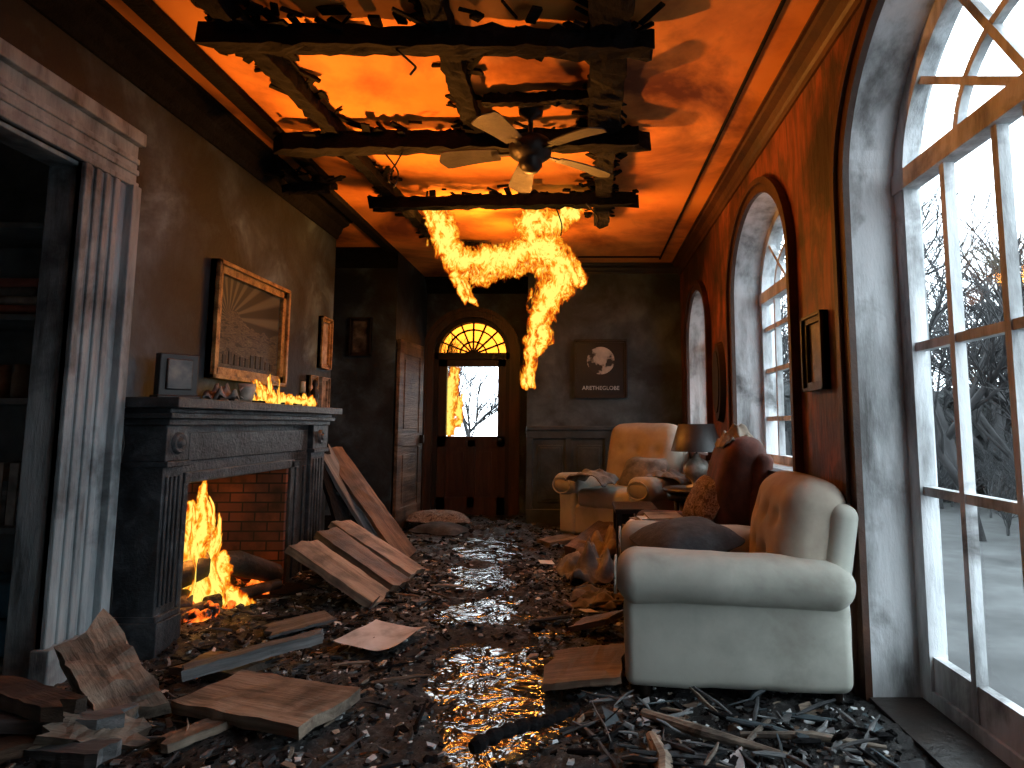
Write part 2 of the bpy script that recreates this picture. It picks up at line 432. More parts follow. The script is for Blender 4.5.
def window(idx,h,sash_t,vs,hz,radial,frame_mat,fw=.06,mw=.028,solid_to=None,casing='darkwood'):
    b=B('window_%d'%idx,[frame_mat,'glass',casing,'darkwood'])
    band(b,mr_,h,0,-fw,sash_t-.035,sash_t+.035,0,True)
    c=(h['s0']+h['s1'])/2
    bar(b,mr_,(h['s0'],h['zs']),(h['s1'],h['zs']),.09,sash_t-.045,sash_t+.03)
    for s in vs:
        w=mw if not isinstance(s,tuple) else s[1]
        s=s if not isinstance(s,tuple) else s[0]
        bar(b,mr_,(s,h['z0']),(s,h['zs']),w,sash_t-.025,sash_t+.02)
    for z in hz:
        bar(b,mr_,(h['s0'],z),(h['s1'],z),mw+.006,sash_t-.02,sash_t+.025)
    r=(h['s1']-h['s0'])/2
    for a in radial:
        a=math.radians(a)
        bar(b,mr_,(c,h['zs']),(c+r*math.cos(a)*.98,h['zs']+h['ah']*math.sin(a)*.98),mw,sash_t-.02,sash_t+.02)
    n=20
    for k in range(n):
        a0=PI*k/n;a1=PI*(k+1)/n
        bar(b,mr_,(c+r*.5*math.cos(a0),h['zs']+h['ah']*.5*math.sin(a0)),(c+r*.5*math.cos(a1),h['zs']+h['ah']*.5*math.sin(a1)),mw,sash_t-.018,sash_t+.018)
    if solid_to:
        bar(b,mr_,((h['s0']+h['s1'])/2,h['z0']),((h['s0']+h['s1'])/2,solid_to),h['s1']-h['s0']-.02,sash_t-.02,sash_t+.02)
        b.bb((XR-.02,h['s0']+.01,-.02),(XR+.32,h['s1']-.01,.05),3)
    P=archpts(h,-.01)
    b.add([mr_(*p,sash_t) for p in P],[tuple(range(len(P)))],1)
    band(b,mr_,h,0.0,.06,-.03,0,2); band(b,mr_,h,.06,.1,-.05,0,2)
    if h['z0']>.3:
        bar(b,mr_,(h['s0']-.12,h['z0']-.02),(h['s1']+.12,h['z0']-.02),.045,-.08,.02,2)
        bar(b,mr_,(h['s0']-.06,h['z0']-.09),(h['s1']+.06,h['z0']-.09),.09,-.03,.0,2)
    return b.done()
window(1,W1,.24,[(1.89,.13),2.42,2.1,1.68,1.36],[1.54,.92],[35,62,90,118,145],'whitepaint',.085,.032,.24,casing='crownwood')
window(2,W2,.24,[(4.275,.05),3.93,4.61],[1.25,1.62,1.95],[45,90,135],'whitepaint',casing='crownwood')
window(3,W3,.24,[(6.5,.05),6.2,6.78],[1.25,1.62,1.9],[45,90,135],'whitepaint',casing='crownwood')

# entry door with fanlight
b=B('door_1',['doorwood','glass','fireglow','darkwood','metal_dark'])
t0,t1=.06,.12
s0,s1=DR['s0']+.06,DR['s1']-.06
band(b,md_,DR,0,-.06,.02,.16,3)
bar(b,md_,(DR['s0'],2.14),(DR['s1'],2.14),.09,.02,.16,3)
bar(b,md_,(s0+.055,0),(s0+.055,2.1),.11,t0,t1); bar(b,md_,(s1-.055,0),(s1-.055,2.1),.11,t0,t1)
for z,w in ((.12,.24),(.98,.14),(2.05,.1)): bar(b,md_,(s0,z),(s1,z),w,t0,t1)
cs=(s0+s1)/2
bar(b,md_,(cs,.1),(cs,1.0),.1,t0,t1)
bar(b,md_,(cs,.2),(cs,.92),s1-s0-.1,t0+.03,t1-.01)
for sx in (-1,1):
    bar(b,md_,(cs+sx*.19,.3),(cs+sx*.19,.84),.17,t0+.012,t1)
b.add([md_(s0,1.0,.09),md_(s1,1.0,.09),md_(s1,2.05,.09),md_(s0,2.05,.09)],[(0,1,2,3)],1)
P=archpts(DR,-.03)[1:-1]
b.add([md_(*p,.09) for p in P],[tuple(range(len(P)))],2)
c=(DR['s0']+DR['s1'])/2; r=(DR['s1']-DR['s0'])/2
for a in (22,45,68,90,112,135,158):
    a=math.radians(a)
    bar(b,md_,(c,2.17),(c+r*.96*math.cos(a),2.17+DR['ah']*.96*math.sin(a)),.022,.07,.11,3)
for k in range(20):
    a0=PI*k/20;a1=PI*(k+1)/20
    for f in (.35,.68):
        bar(b,md_,(c+r*f*math.cos(a0),2.17+DR['ah']*f*math.sin(a0)),(c+r*f*math.cos(a1),2.17+DR['ah']*f*math.sin(a1)),.02,.07,.11,3)
band(b,md_,DR,.0,.12,-.04,0,0); band(b,md_,DR,.09,.14,-.07,0,0)
b.lathe([(0,-.03),(.025,-.03),(.03,0),(.02,.03),(0,.03)],md_(s1-.06,1.0,.02),(PI/2,0,0),4)
b.done()

# open interior door leaf in the corner
b=B('door_2',['plank_brown','metal_dark'])
Lw,Lh=.76,2.15
for x,w in ((.06,.12),(Lw-.06,.12)): b.box((x,0,Lh/2),(w,.04,Lh))
for z,w in ((.12,.24),(1.0,.16),(Lh-.08,.16)): b.box((Lw/2,0,z),(Lw,.04,w))
b.box((Lw/2,0,.55),(Lw-.14,.02,.8)); b.box((Lw/2,0,1.55),(Lw-.14,.02,1.1))
b.box((Lw/2,0,.56),(Lw-.34,.034,.55)); b.box((Lw/2,0,1.53),(Lw-.34,.034,.8))
b.box((Lw-.07,-.04,1.0),(.03,.05,.1),m=1)
b.done((-2.06,7.0,0.03),math.radians(84),bevel=.004)

# crown mouldings, baseboards, wainscot
def crown(name, a, c, inward, mat='darkwood', sc_=1):
    b=B(name,[mat]); a=Vector(a);c=Vector(c);n=Vector(inward)
    prof=[(0,-.2),(.02,-.2),(.03,-.16),(.05,-.14),(.07,-.08),(.13,-.05),(.14,-.02),(.17,-.02),(.17,0),(0,0)]
    prof=[(d*sc_,z*sc_) for d,z in prof]
    vs=[];k=len(prof)
    for P in (a,c):
        for d,z in prof: vs.append(P+n*d+Vector((0,0,CZ+z)))
    fs=[(i,(i+1)%k,k+(i+1)%k,k+i) for i in range(k)]
    b.add(vs,fs); return b.done()
crown('trim_1',(XL,-1.2,0),(XL,5.95,0),(1,0,0),'char',.9)
crown('trim_2',(XR,-1.2,0),(XR,7.6,0),(-1,0,0),'crownwood',.7)
crown('trim_3',(-.65,7.6,0),(XR,7.6,0),(0,-1,0),'darkwood',.6)
crown('trim_4',(-3.18,7.0,0),(-2.1,7.0,0),(0,-1,0),'char')
crown('trim_5',(-2.1,8.4,0),(-.65,8.4,0),(0,-1,0),'char')
b=B('trim_6',['char'])
b.bb((-2.12,2.2,CZ-.05),(-2.02,5.0,CZ)); b.bb((-2.2,4.95,CZ-.05),(-2.1,7.0,CZ)); b.bb((.95,2.0,CZ-.02),(.97,7.3,CZ)); b.bb((-.6,7.2,CZ-.02),(.95,7.22,CZ))
b.done(bevel=.006)
def basebd(name,a,c,mat,inward):
    b=B(name,[mat]); a=Vector(a);c=Vector(c);n=Vector(inward)
    prof=[(0,-.03),(.03,-.03),(.03,.16),(.018,.18),(.012,.21),(0,.21)]
    k=len(prof);vs=[]
    for P in (a,c):
        for d,z in prof: vs.append(P+n*d+Vector((0,0,z)))
    b.add(vs,[(i,(i+1)%k,k+(i+1)%k,k+i) for i in range(k)]+[tuple(range(k)),tuple(range(k,2*k))]); b.done()
basebd('baseboard_right',(XR,2.9,0),(XR,7.6,0),'darkwood',(-1,0,0))
basebd('baseboard_left',(XL,5.42,0),(XL,5.95,0),'char',(1,0,0))
basebd('baseboard_alcove',(-3.18,7,0),(-2.1,7,0),'char',(0,-1,0))
wains=pmat('wainscot_paint',[(.3,(.018,.027,.032)),(.6,(.05,.07,.082)),(.8,(.1,.13,.145))],4,.4,.3)
b=B('trim_7',[wains])
b.bb((-.65,7.58,0),(XR,7.6,1.16)); b.bb((-.65,7.53,1.14),(XR,7.6,1.19)); b.bb((-.65,7.55,1.04),(XR,7.6,1.14)); b.bb((-.65,7.54,0),(XR,7.6,.2))
x=-.65
while x<XR-.05:
    b.bb((x,7.55,.2),(x+.08,7.6,1.06)); 
    b.bb((x+.14,7.565,.28),(x+.44,7.6,.96)); b.bb((x+.17,7.56,.31),(x+.41,7.6,.93))
    x+=.475
b.done(bevel=.006)

# left doorway casing
b=B('trim_8',['casing'])
def case_v(y0,y1,z1):
    b.bb((XL,y0,-.04),(XL+.035,y1,z1)); w=(y1-y0)
    for f,g,h in ((0,.12,.05),(.2,.3,.048),(.38,.48,.048),(.56,.66,.048),(.82,1,.075)):
        b.bb((XL,y0+w*f,-.04),(XL+h,y0+w*g,z1))
case_v(2.84,3.18,2.45)
b.bb((XL-.14,2.85,-.04),(XL+.01,2.9,2.47))
b.bb((XL,2.82,-.04),(XL+.085,3.2,.22))
b.bb((XL,.82,-.04),(XL+.05,1.1,2.45)); b.bb((XL-.14,1.08,-.04),(XL+.01,1.11,2.47))
for z0,z1,h in ((2.45,2.73,.035),(2.45,2.48,.05),(2.52,2.55,.048),(2.58,2.61,.048),(2.68,2.75,.075)):
    b.bb((XL,.8,z0),(XL+h,3.19,z1))
b.bb((XL-.14,1.1,2.43),(XL+.01,2.9,2.46))
b.done(bevel=.006)

# closet shelving with contents
b=B('storage_shelf',['closetpaint'])
for z in (.1,.72,1.33,1.74,2.2): b.bb((-3.68,2.98,z-.03),(-2.56,3.34,z))
b.bb((-3.7,2.98,0),(-3.66,3.36,2.3)); b.bb((-2.58,2.98,0),(-2.54,3.36,2.3)); b.bb((-3.66,3.34,0),(-2.58,3.37,2.3))
b.done(bevel=.004)
SY=3.14
b=B('folded_linens',['redbook','ceramic','cloth_grey','bluish'])
rr=random.Random(3)
for (x0,z) in ((-3.5,1.74),(-3.15,1.74),(-2.85,1.74)):
    for k in range(4):
        b.rbox((x0+.05,SY,z+.03+k*.045),(.3-rr.random()*.08,.26,.045),.02,(0,0,rr.uniform(-.1,.1)),k%3,3)
for x0 in (-3.4,-3.05,-2.78):
    for k in range(2): b.rbox((x0,SY,.1+.1+k*.18),(.26,.26,.17),.03,(0,0,0),3,3)
b.done()
b=B('storage_jars',['ceramic','cloth_tan','plank_tan'])
for i in range(9):
    x=-3.55+i*.11
    b.lathe([(0,0),(.04,0),(.045,.02),(.045,.12),(.035,.14),(.038,.17),(0,.17)],(x,SY-.05,1.33),m=i%3,seg=14)
b.done()
b=B('book_row',['plank_grey','bluish','ceramic','redbook'])
x=-3.6
while x<-2.65:
    w=rr.uniform(.025,.05); h=rr.uniform(.2,.3)
    b.box((x+w/2,SY,.72+h/2),(w*.92,.2,h),m=rr.randrange(4)); x+=w
b.done(bevel=.002)

# ------------------------------------------------------------------ fireplace
b=B('fireplace_mantel',['mantelwood','brick','char'])
def fb(y0,y1,z0,z1,x1,m=0): b.bb((XL+.002,y0,z0),(x1,y1,z1),m)
for (y0,y1) in ((3.27,3.44),(5.06,5.32)):
    fb(y0,y1,0,1.22,-2.17)
    fb(y0-.015,y1+.015,0,.2,-2.14); fb(y0-.01,y1+.01,.2,.23,-2.15)
    fb(y0-.015,y1+.015,.98,1.01,-2.14)
    fb(y0-.01,y1+.01,1.01,1.2,-2.155)
    w=(y1-y0)
    for k in range(4):
        yy=y0+w*(.12+.2*k); fb(yy,yy+w*.1,.27,.93,-2.158)
    cy=(y0+y1)/2
    b.lathe([(0,.03),(.02,.028),(.03,.01),(.05,.02),(.06,.0)],(-2.155,cy,1.105),(0,PI/2,0),0,16)
    for a in range(8):
        an=a*PI/4; b.box((-2.15,cy+.04*math.cos(an),1.105+.04*math.sin(an)),(.02,.022,.022),(an,0,0))
fb(3.44,5.06,.93,1.22,-2.2)
fb(3.5,5.0,1.0,1.16,-2.185)
fb(3.44,3.49,0,.93,-2.2); fb(4.76,5.06,0,.93,-2.2)
fb(3.46,3.5,0,.93,-2.175); fb(4.72,4.78,0,.93,-2.17); fb(3.46,4.78,.88,.94,-2.17)
fb(4.84,4.88,.05,.88,-2.185); fb(4.98,5.02,.05,.88,-2.185)
for z0,z1,e,xx in ((1.2,1.235,.02,-2.14),(1.235,1.265,.05,-2.11),(1.265,1.29,.03,-2.13),(1.29,1.345,.08,-2.06)):
    fb(3.27-e,5.32+e,z0,z1,xx)
b.bb((-2.95,3.46,-.02),(-2.21,3.505,.93),1); b.bb((-2.95,4.69,-.02),(-2.19,4.74,.93),1); b.bb((-2.97,3.46,-.02),(-2.9,4.74,.95),1)
b.bb((-2.95,3.47,.9),(-2.21,4.73,.96),2); b.bb((-2.95,3.46,-.04),(-1.98,4.74,.04),2)
b.bb((-2.05,3.35,-.02),(-1.93,5.1,.05),2); 
b.done(bevel=.005)
b=B('fire_log',['twig','ember'])
b.tube([(-2.52,3.86,.24),(-2.4,4.05,.32),(-2.3,4.25,.29),(-2.18,4.58,.14)],[.07,.085,.08,.065],14,0,.08)
b.tube([(-2.75,4.25,.12),(-2.55,4.1,.14),(-2.35,3.8,.12)],[.06,.065,.05],12,0,.08)
b.tube([(-2.78,3.7,.1),(-2.6,4.1,.1),(-2.45,4.5,.1)],[.05,.06,.05],12,0,.08)
b.tube([(-2.36,3.7,.1),(-2.28,4.0,.09),(-2.25,4.3,.08)],[.035,.04,.03],12,0,.08)
b.tube([(-2.3,3.95,.12),(-2.22,4.2,.1),(-2.12,4.5,.09)],[.03,.04,.035],12,0,.08)
for i in range(90):
    b.rbox((random.uniform(-2.7,-2.18),random.uniform(3.65,4.6),.05+random.random()*.05),(.07,.06,.05),.02,(random.random()*3,random.random()*3,0),1,1)
b.done()

# ------------------------------------------------------------------ flames
def flame(name, sheets):
    vs=[];fs=[];heat=[]
    for sh in sheets:
        O=Vector(sh['o']);U=Vector((sh['u'][0],sh['u'][1],0)).normalized();Nn=Vector((-U.y,U.x,0))
        caps=sh['caps']; sd=sh['seed']; step=sh.get('step',.012); wp=sh.get('warp',.06); amp=sh.get('amp',.1); fq=sh.get('fq',6)
        u0=min(min(c[0]-c[2],c[3]-c[5]) for c in caps)-wp; u1=max(max(c[0]+c[2],c[3]+c[5]) for c in caps)+wp
        z0=min(min(c[1]-c[2],c[4]-c[5]) for c in caps)-wp; z1=max(max(c[1]+c[2],c[4]+c[5]) for c in caps)+wp
        z1=min(z1,sh.get('zmax',9))
        nu=int((u1-u0)/step)+2; nz=int((z1-z0)/step)+2
        base=len(vs); H=[]
        for i in range(nu):
            for j in range(nz):
                u=u0+(u1-u0)*i/(nu-1); z=z0+(z1-z0)*j/(nz-1)
                w=noise.noise_vector(Vector((u*fq,z*fq*.7,sd)))*wp+noise.noise_vector(Vector((u*fq*3,z*fq*2,sd+9)))*wp*.45
                pu=u+w.x; pz=z+w.y*1.3
                h=-1
                for ax,az,ra,bx,bz,rb in caps:
                    dx,dz=bx-ax,bz-az; L=dx*dx+dz*dz+1e-9
                    t=max(0,min(1,((pu-ax)*dx+(pz-az)*dz)/L))
                    d=math.hypot(pu-ax-dx*t,pz-az-dz*t); rad=ra+(rb-ra)*t
                    h=max(h,1-d/rad)
                off=amp*noise.noise(Vector((u*3,z*3,sd*3.1)))*2+amp*.4*noise.noise(Vector((u*9,z*7,sd)))
                vs.append(O+U*u+Nn*off+Vector((0,0,z)))
                heat.append(max(0,h)); H.append(h)
        for i in range(nu-1):
            for j in range(nz-1):
                q=(i*nz+j,(i+1)*nz+j,(i+1)*nz+j+1,i*nz+j+1)
                if max(H[k] for k in q)>0: fs.append(tuple(k+base for k in q))
    me=bpy.data.meshes.new(name); me.from_pydata([v[:] for v in vs],[],fs)
    me.materials.append(M['flame'])
    at=me.attributes.new('firemask','FLOAT','POINT'); at.data.foreach_set('value',heat)
    me.update()
    o=bpy.data.objects.new(name,me); sc.collection.objects.link(o); return o

main=[(-1.32,3.16,.12,-1.22,2.8,.15),(-1.22,2.8,.15,-1.02,2.62,.19),(-1.02,2.62,.19,-.74,2.66,.18),(-.74,2.66,.18,-.5,2.74,.19),
 (-.5,2.72,.18,-.42,3.08,.13),(-.42,2.95,.18,-.08,3.16,.12),(-.5,2.72,.18,-.26,2.76,.2),(-.26,2.8,.2,-.16,2.46,.17),(-.2,2.5,.16,-.34,2.15,.14),
 (-.34,2.2,.13,-.42,1.88,.1),(-.42,1.9,.09,-.48,1.58,.045),(-.28,2.8,.14,-.02,2.55,.09),(-1.1,2.5,.08,-.95,2.3,.03),(-1.35,2.95,.06,-1.45,3.1,.04)]
sh=[]
for k in range(3):
    caps=[(a,b_,c*(1-.1*k),d,e,f*(1-.1*k)) for (a,b_,c,d,e,f) in main]
    sh.append(dict(o=(0,5.45+.13*k,0),u=(1,.12*(-1)**k,0),caps=caps,seed=k*7.3+1,amp=.09,warp=.085,fq=5,zmax=3.19,step=.011))
flame('ceiling_fire',sh)
sh=[]
for k in range(4):
    r=random.Random(k)
    caps=[(-.14,.12,.14,-.12,.4,.11),(-.12,.4,.11,-.18,.7,.04),(.02,.12,.15,.03,.5,.1),(.03,.5,.1,.0,.86,.03),(.15,.12,.1,.17,.4,.035),(-.05,.3,.11,-.04,.7,.035),(-.2,.1,.09,.28,.1,.08)]
    caps=[(a+r.uniform(-.04,.04),b_,c,d+r.uniform(-.05,.05),e*r.uniform(.88,1.03),f) for a,b_,c,d,e,f in caps]
    ang=k*PI/4+.3
    sh.append(dict(o=(-2.43,3.98+.04*k,0),u=(math.cos(ang),math.sin(ang),0),caps=caps,seed=20+k*3.7,amp=.03,warp=.05,fq=8,zmax=.9,step=.009))
flame('hearth_fire',sh)
sh=[]
for k in range(3):
    r=random.Random(k+9)
    caps=[]
    for i in range(8):
        u=-.2+.1*i; hgt=(.02+.11*math.exp(-((u+.05)/.14)**2)+.03*r.random())
        caps.append((u,1.37,.05,u-.08+r.uniform(-.05,.02),1.37+hgt,.02))
    caps.append((-.2,1.37,.05,.5,1.37,.04))
    sh.append(dict(o=(-2.2+.05*k,4.35,0),u=(.05,1,0),caps=caps,seed=40+k*3.7,amp=.02,warp=.04,fq=12,step=.008))
flame('mantel_fire',sh)
sh=[]
for k in range(2):
    caps=[(-1.8,1.1,.1,-1.82,1.6,.14),(-1.82,1.6,.14,-1.75,2.0,.08),(-1.7,1.2,.06,-1.66,1.6,.03)]
    sh.append(dict(o=(0,8.62+.08*k,0),u=(1,0,0),caps=caps,seed=60+k*3,amp=.03,warp=.06,fq=6,step=.012))
flame('door_fire_reflection',sh)  # glowing sheets behind the door glass, standing in for a flame reflected in it

# ------------------------------------------------------------------ charred beams
def beam(name,p,q,w,t,seed): return plank(name,p,q,w,t,'char',jag=.09,rough=.011,seed=seed,n=44,nw=4)
bm_=[((-1.85,2.86,3.09),(.4,2.9,3.08),.1,.1),((-2.0,3.98,3.07),(.43,3.95,3.09),.12,.12),((-1.72,5.05,3.05),(.4,5.0,3.07),.09,.1),
 ((-1.72,2.0,3.15),(-1.62,4.2,3.15),.1,.09),((-1.66,3.9,3.15),(-1.5,6.6,3.15),.09,.09),((-.66,1.9,3.15),(-.7,4.1,3.15),.11,.09),
 ((.14,2.3,3.15),(.16,4.05,3.15),.2,.09),((.18,3.9,3.14),(.2,5.7,3.12),.13,.12),((-2.25,4.6,3.0),(-2.0,4.65,3.03),.06,.06),((-1.5,6.5,3.12),(-1.0,6.55,3.12),.08,.08),
 ((-.6,3.55,3.14),(.1,3.5,3.14),.06,.06)]
for i,(p,q,w,t) in enumerate(bm_): beam('charred_beam',p,q,w,t,i*3)
b=B('ceiling_lath_debris',['char'])
for i in range(520):
    k=random.choice(bm_[:9]); t=random.random()
    P=Vector(k[0]).lerp(Vector(k[1]),t)+Vector((random.uniform(-.13,.13),random.uniform(-.13,.13),random.uniform(.02,.1)))
    P.z=min(P.z,3.185)
    b.box(P,(random.uniform(.03,.2),random.uniform(.01,.06),random.uniform(.008,.02)),(random.uniform(-.25,.25),random.uniform(-.25,.25),random.random()*6))
b.done()
b=B('dangling_wires',['black'],True)
for (x,y,z,l,d) in ((-1.3,3.95,3.0,.25,.1),(-1.18,3.95,3.0,.22,-.08),(-.2,5.0,3.0,.25,.05),(-.9,2.86,3.03,.15,.1),(.05,4.9,3.0,.2,.1)):
    b.tube([(x+d*math.sin(t*2.2),y+.03*math.sin(t*5),z-l*t) for t in [i/10 for i in range(11)]],.006,6)
b.done()
b=B('hanging_cable',['black'],True)
b.tube([(XL+.02,3.22,1.3),(XL+.03,3.25,1.1),(XL+.02,3.21,.85),(XL+.03,3.2,.6),(XL+.05,3.22,.35),(XL+.03,3.21,.1)],.006,6); b.done()

# ceiling fan
b=B('ceiling_fan',['metal_dark','fanblade'])
fx,fy,fz=-.31,3.72,2.9
b.lathe([(0,.3),(.08,.3),(.075,.25),(.03,.22),(.016,.21),(.016,.1),(.04,.1),(.12,.07),(.135,.03),(.13,-.02),(.09,-.05),(.07,-.06),(.075,-.09),(.05,-.125),(0,-.135)],(fx,fy,fz))
for k in range(5):
    a=math.radians(246+72*k)
    R=Matrix.Translation((fx,fy,fz-.01))@Matrix.Rotation(a,4,'Z')@Matrix.Rotation(math.radians(12),4,'X')
    b.box((.17,0,0),(.12,.03,.012),m=0,mat=R); b.box((.22,0,.0),(.05,.08,.01),m=0,mat=R)
    n=12; vs=[];
    for i in range(n+1):
        t=i/n; x=.2+.38*t; w=(.055+.035*t)*(1 if t<.85 else math.sqrt(max(.02,1-((t-.85)/.15)**2)))
        dz=-.03*t*t
        for sy,sz in ((-1,-1),(1,-1),(1,1),(-1,1)): vs.append((x,sy*w,dz+sz*.004))
    fs=[]
    for i in range(n):
        for q in range(4):
            r_=(q+1)%4; fs.append((i*4+q,i*4+r_,(i+1)*4+r_,(i+1)*4+q))
    fs+= [(0,1,2,3),(n*4,n*4+1,n*4+2,n*4+3)]
    b.add(vs,fs,1,R)
b.done()

# ------------------------------------------------------------------ armchairs
def armchair(name, loc, rotz, scale=1, W=.92, D=.92, H=.92, main='cream', back='tan_uph', tuft=True, arm_h=.62):
    b=B(name,[main,back,'darkwood'],True)
    aw=.2
    b.rbox((0,.0,.22),(W-.08,D-.1,.28),.04,m=0,n=8)
    for sx in (-1,1):
        x=sx*(W/2-aw/2)
        b.rbox((x-sx*.01,-.01,.08+(arm_h-.1-.08)/2+.02),(aw-.02,D-.06,arm_h-.13),.045,m=0,n=8,puff=(.012,0,0),wr=.008,seed=3)
        def roll(P,sx=sx):
            t=(P.y+D/2)/D
            P=Vector(P); f=1+.10*(1-t); P.x*=f; P.z=P.z*f-.03*t*t; return P
        b.rbox((x+sx*.015,-.02,arm_h-.095),(aw+.07,D-.0,.19),.093,m=0,n=10,fn=roll,wr=.011,seed=5)
        b.tube([(x+sx*(.015)+.1*math.cos(a),-D/2-.018,arm_h-.095+.075*math.sin(a)) for a in [i*PI/10 for i in range(21)]],.006,6,0)
    b.rbox((0,-.09,.41),(W-2*aw-.01,D-.26,.17),.06,m=0,n=10,puff=(0,0,.03),wr=.008)
    bh=H-.3
    T=[(-.2,.12),(0,.12),(.2,.12),(-.1,-.06),(.1,-.06),(-.2,-.2),(0,-.2),(.2,-.2)]
    def tf(P):
        P=Vector(P)
        if tuft and P.y<0:
            for tx,tz in T:
                d=math.hypot(P.x-tx*(W/.92),P.z-tz)
                P.y+=.035*math.exp(-(d/.045)**2)
        P.y+=.02*(P.z/bh*2)**2
        P.x*=1-.06*max(0,P.z/bh)
        return P
    bw=W-2*aw+.2
    b.rbox((0,D/2-.17,.3+bh/2),(bw,.26,bh),.11,(-.17,0,0),m=1,n=26,puff=(0,.03,.02),fn=tf,wr=.006)
    b.rbox((0,D/2-.075,.12+(H-.2)/2),(bw+.05,.12,H-.22),.055,(-.16,0,0),m=0,n=10)
    for sx in (-1,1):
        for sy in (-1,1):
            b.lathe([(0,0),(.022,0),(.034,.12),(0,.12)],(sx*(W/2-.09),sy*(D/2-.1),0.0),m=2,seg=14)
    return b.done(loc,rotz,scale=scale)
armchair('armchair',(.72,3.2,.0),math.radians(-95),1.03,W=.94,D=.99,H=.92)
armchair('armchair',(.5,6.62,.0),math.radians(-38),1.12,W=1.0,D=.92,H=1.08,main='cream',back='tan_uph')
armchair('armchair',(.79,4.24,.0),math.radians(-92),1.0,W=.8,D=.78,H=1.12,main='rust_uph',back='rust_uph',tuft=False,arm_h=.58)

def pillow(name,c,sz,rot,mat,wr=.012):
    b=B(name,[mat],True)
    def fn(P):
        P=Vector(P); ex=abs(P.x)/(sz[0]/2); ey=abs(P.y)/(sz[1]/2)
        P.z*= max(.12,(1-ex**3*.9)*(1-ey**3*.9)); 
        return P
    b.rbox((0,0,0),sz,min(sz)*.45,n=12,fn=fn,wr=wr)
    o=b.done(); o.location=c; o.rotation_euler=rot; return o
pillow('throw_pillow',(.82,4.16,.70),(.38,.36,.16),(math.radians(60),0,math.radians(-70)),'pattern')
pillow('throw_pillow',(.55,3.3,.61),(.5,.46,.18),(.1,-.12,.3),'cloth_dark')
pillow('throw_pillow',(.64,6.5,.7),(.5,.42,.2),(math.radians(50),0,math.radians(-38)),'cloth_grey')
pillow('seat_cushion',(-1.62,7.25,.13),(.7,.5,.2),(0,.05,.2),'pattern')
pillow('seat_cushion',(-1.5,6.8,.08),(.55,.45,.16),(0,.05,-.3),'cloth_dark')

def cloth(name,c,sx,sy,h,seed,mat,droop=0,rotz=0,n=34):
    b=B(name,[mat],True); vs=[];fs=[]
    for i in range(n+1):
        for j in range(n+1):
            u=i/n-.5; v=j/n-.5
            P=Vector((u*sx,v*sy,0))
            e=1-max(abs(u),abs(v))*2
            nn=abs(noise.noise(Vector((u*3.2,v*3.2,seed))))*1.3+.3*abs(noise.noise(Vector((u*7,v*7,seed+4))))
            P.z=h*nn*(.3+.7*e**.5 if e>0 else .3)+ (e-0.5)*h*.4
            P+=noise.noise_vector(Vector((u*3,v*3,seed+8)))*min(sx,sy)*.1
            P.z-=droop*max(0,abs(u)*2-.5)**2
            vs.append(P)
    for i in range(n):
        for j in range(n): k=i*(n+1)+j; fs.append((k,k+n+1,k+n+2,k+1))
    b.add(vs,fs)
    o=b.done(recalc=False); o.location=c; o.rotation_euler=(0,0,rotz)
    md=o.modifiers.new('thick','SOLIDIFY'); md.thickness=.006
    return o
cloth('crumpled_blanket',(.08,4.9,.1),.42,.5,.24,2,'cloth_grey',rotz=.3)
cloth('crumpled_blanket',(.1,4.2,.07),.36,.34,.1,5,'cloth_grey',rotz=-.3)
cloth('crumpled_blanket',(.2,5.5,.1),.5,.5,.28,9,'cloth_tan')
cloth('throw_blanket',(1.06,4.2,1.1),.26,.36,.14,11,'cloth_tan',.1)
cloth('throw_blanket',(.13,6.3,.71),.42,.36,.06,15,'cloth_grey',.3,rotz=-.6)
cloth('throw_blanket',(.86,6.2,.71),.42,.36,.08,17,'cloth_grey',.3,rotz=-.6)
cloth('linen_heap',(-2.24,3.86,1.37),.2,.3,.17,21,'cloth_grey',rotz=.5,n=20)

# side table, lamp, low table
TX=.95
b=B('side_table',['darkwood'],True)
b.lathe([(0,.66),(.26,.66),(.275,.675),(.27,.69),(0,.69)],(TX,5.15,0))
b.lathe([(0,.6),(.24,.6),(.24,.66),(0,.66)],(TX,5.15,0))
b.lathe([(.2,.25),(.22,.25),(.22,.27),(0,.27),(0,.25),(.2,.25)],(TX,5.15,0))
for k in range(4):
    a=PI/4+k*PI/2
    b.tube([(TX+.2*math.cos(a),5.15+.2*math.sin(a),.62),(TX+.19*math.cos(a),5.15+.19*math.sin(a),.3),(TX+.21*math.cos(a),5.15+.21*math.sin(a),0)],[.022,.016,.014],10)
b.done()
b=B('table_lamp',['ceramic','black','metal_dark'],True)
L=(TX,5.1,.69)
b.lathe([(0,0),(.09,0),(.09,.02),(.04,.035),(.05,.07),(.1,.12),(.11,.17),(.08,.22),(.03,.25),(.025,.28),(0,.28)],L)
b.lathe([(.008,.27),(.008,.42)],L,m=2,seg=8)
b.lathe([(.21,.3),(.145,.52),(.14,.52),(.205,.3),(.21,.3)],L,m=1,seg=36)
b.lathe([(0,.5),(.14,.505)],L,m=2,seg=20)
b.done()
b=B('coffee_table',['darkwood'])
b.bb((.28,5.0,.5),(.62,5.5,.54)); b.bb((.31,5.03,.42),(.59,5.47,.5))
for x in (.31,.59):
    for y in (5.03,5.47): b.box((x,y,.25),(.045,.045,.5))
b.done(bevel=.006)
b=B('loose_papers',['paper','cloth_tan'])
for i in range(9):
    b.box((.52+random.uniform(-.08,.08),4.15+random.uniform(-.12,.14),.53+.011*i),(.3,.22,.005),(random.uniform(-.03,.03),random.uniform(-.03,.03),random.random()*3),i%3//2)
b.done()

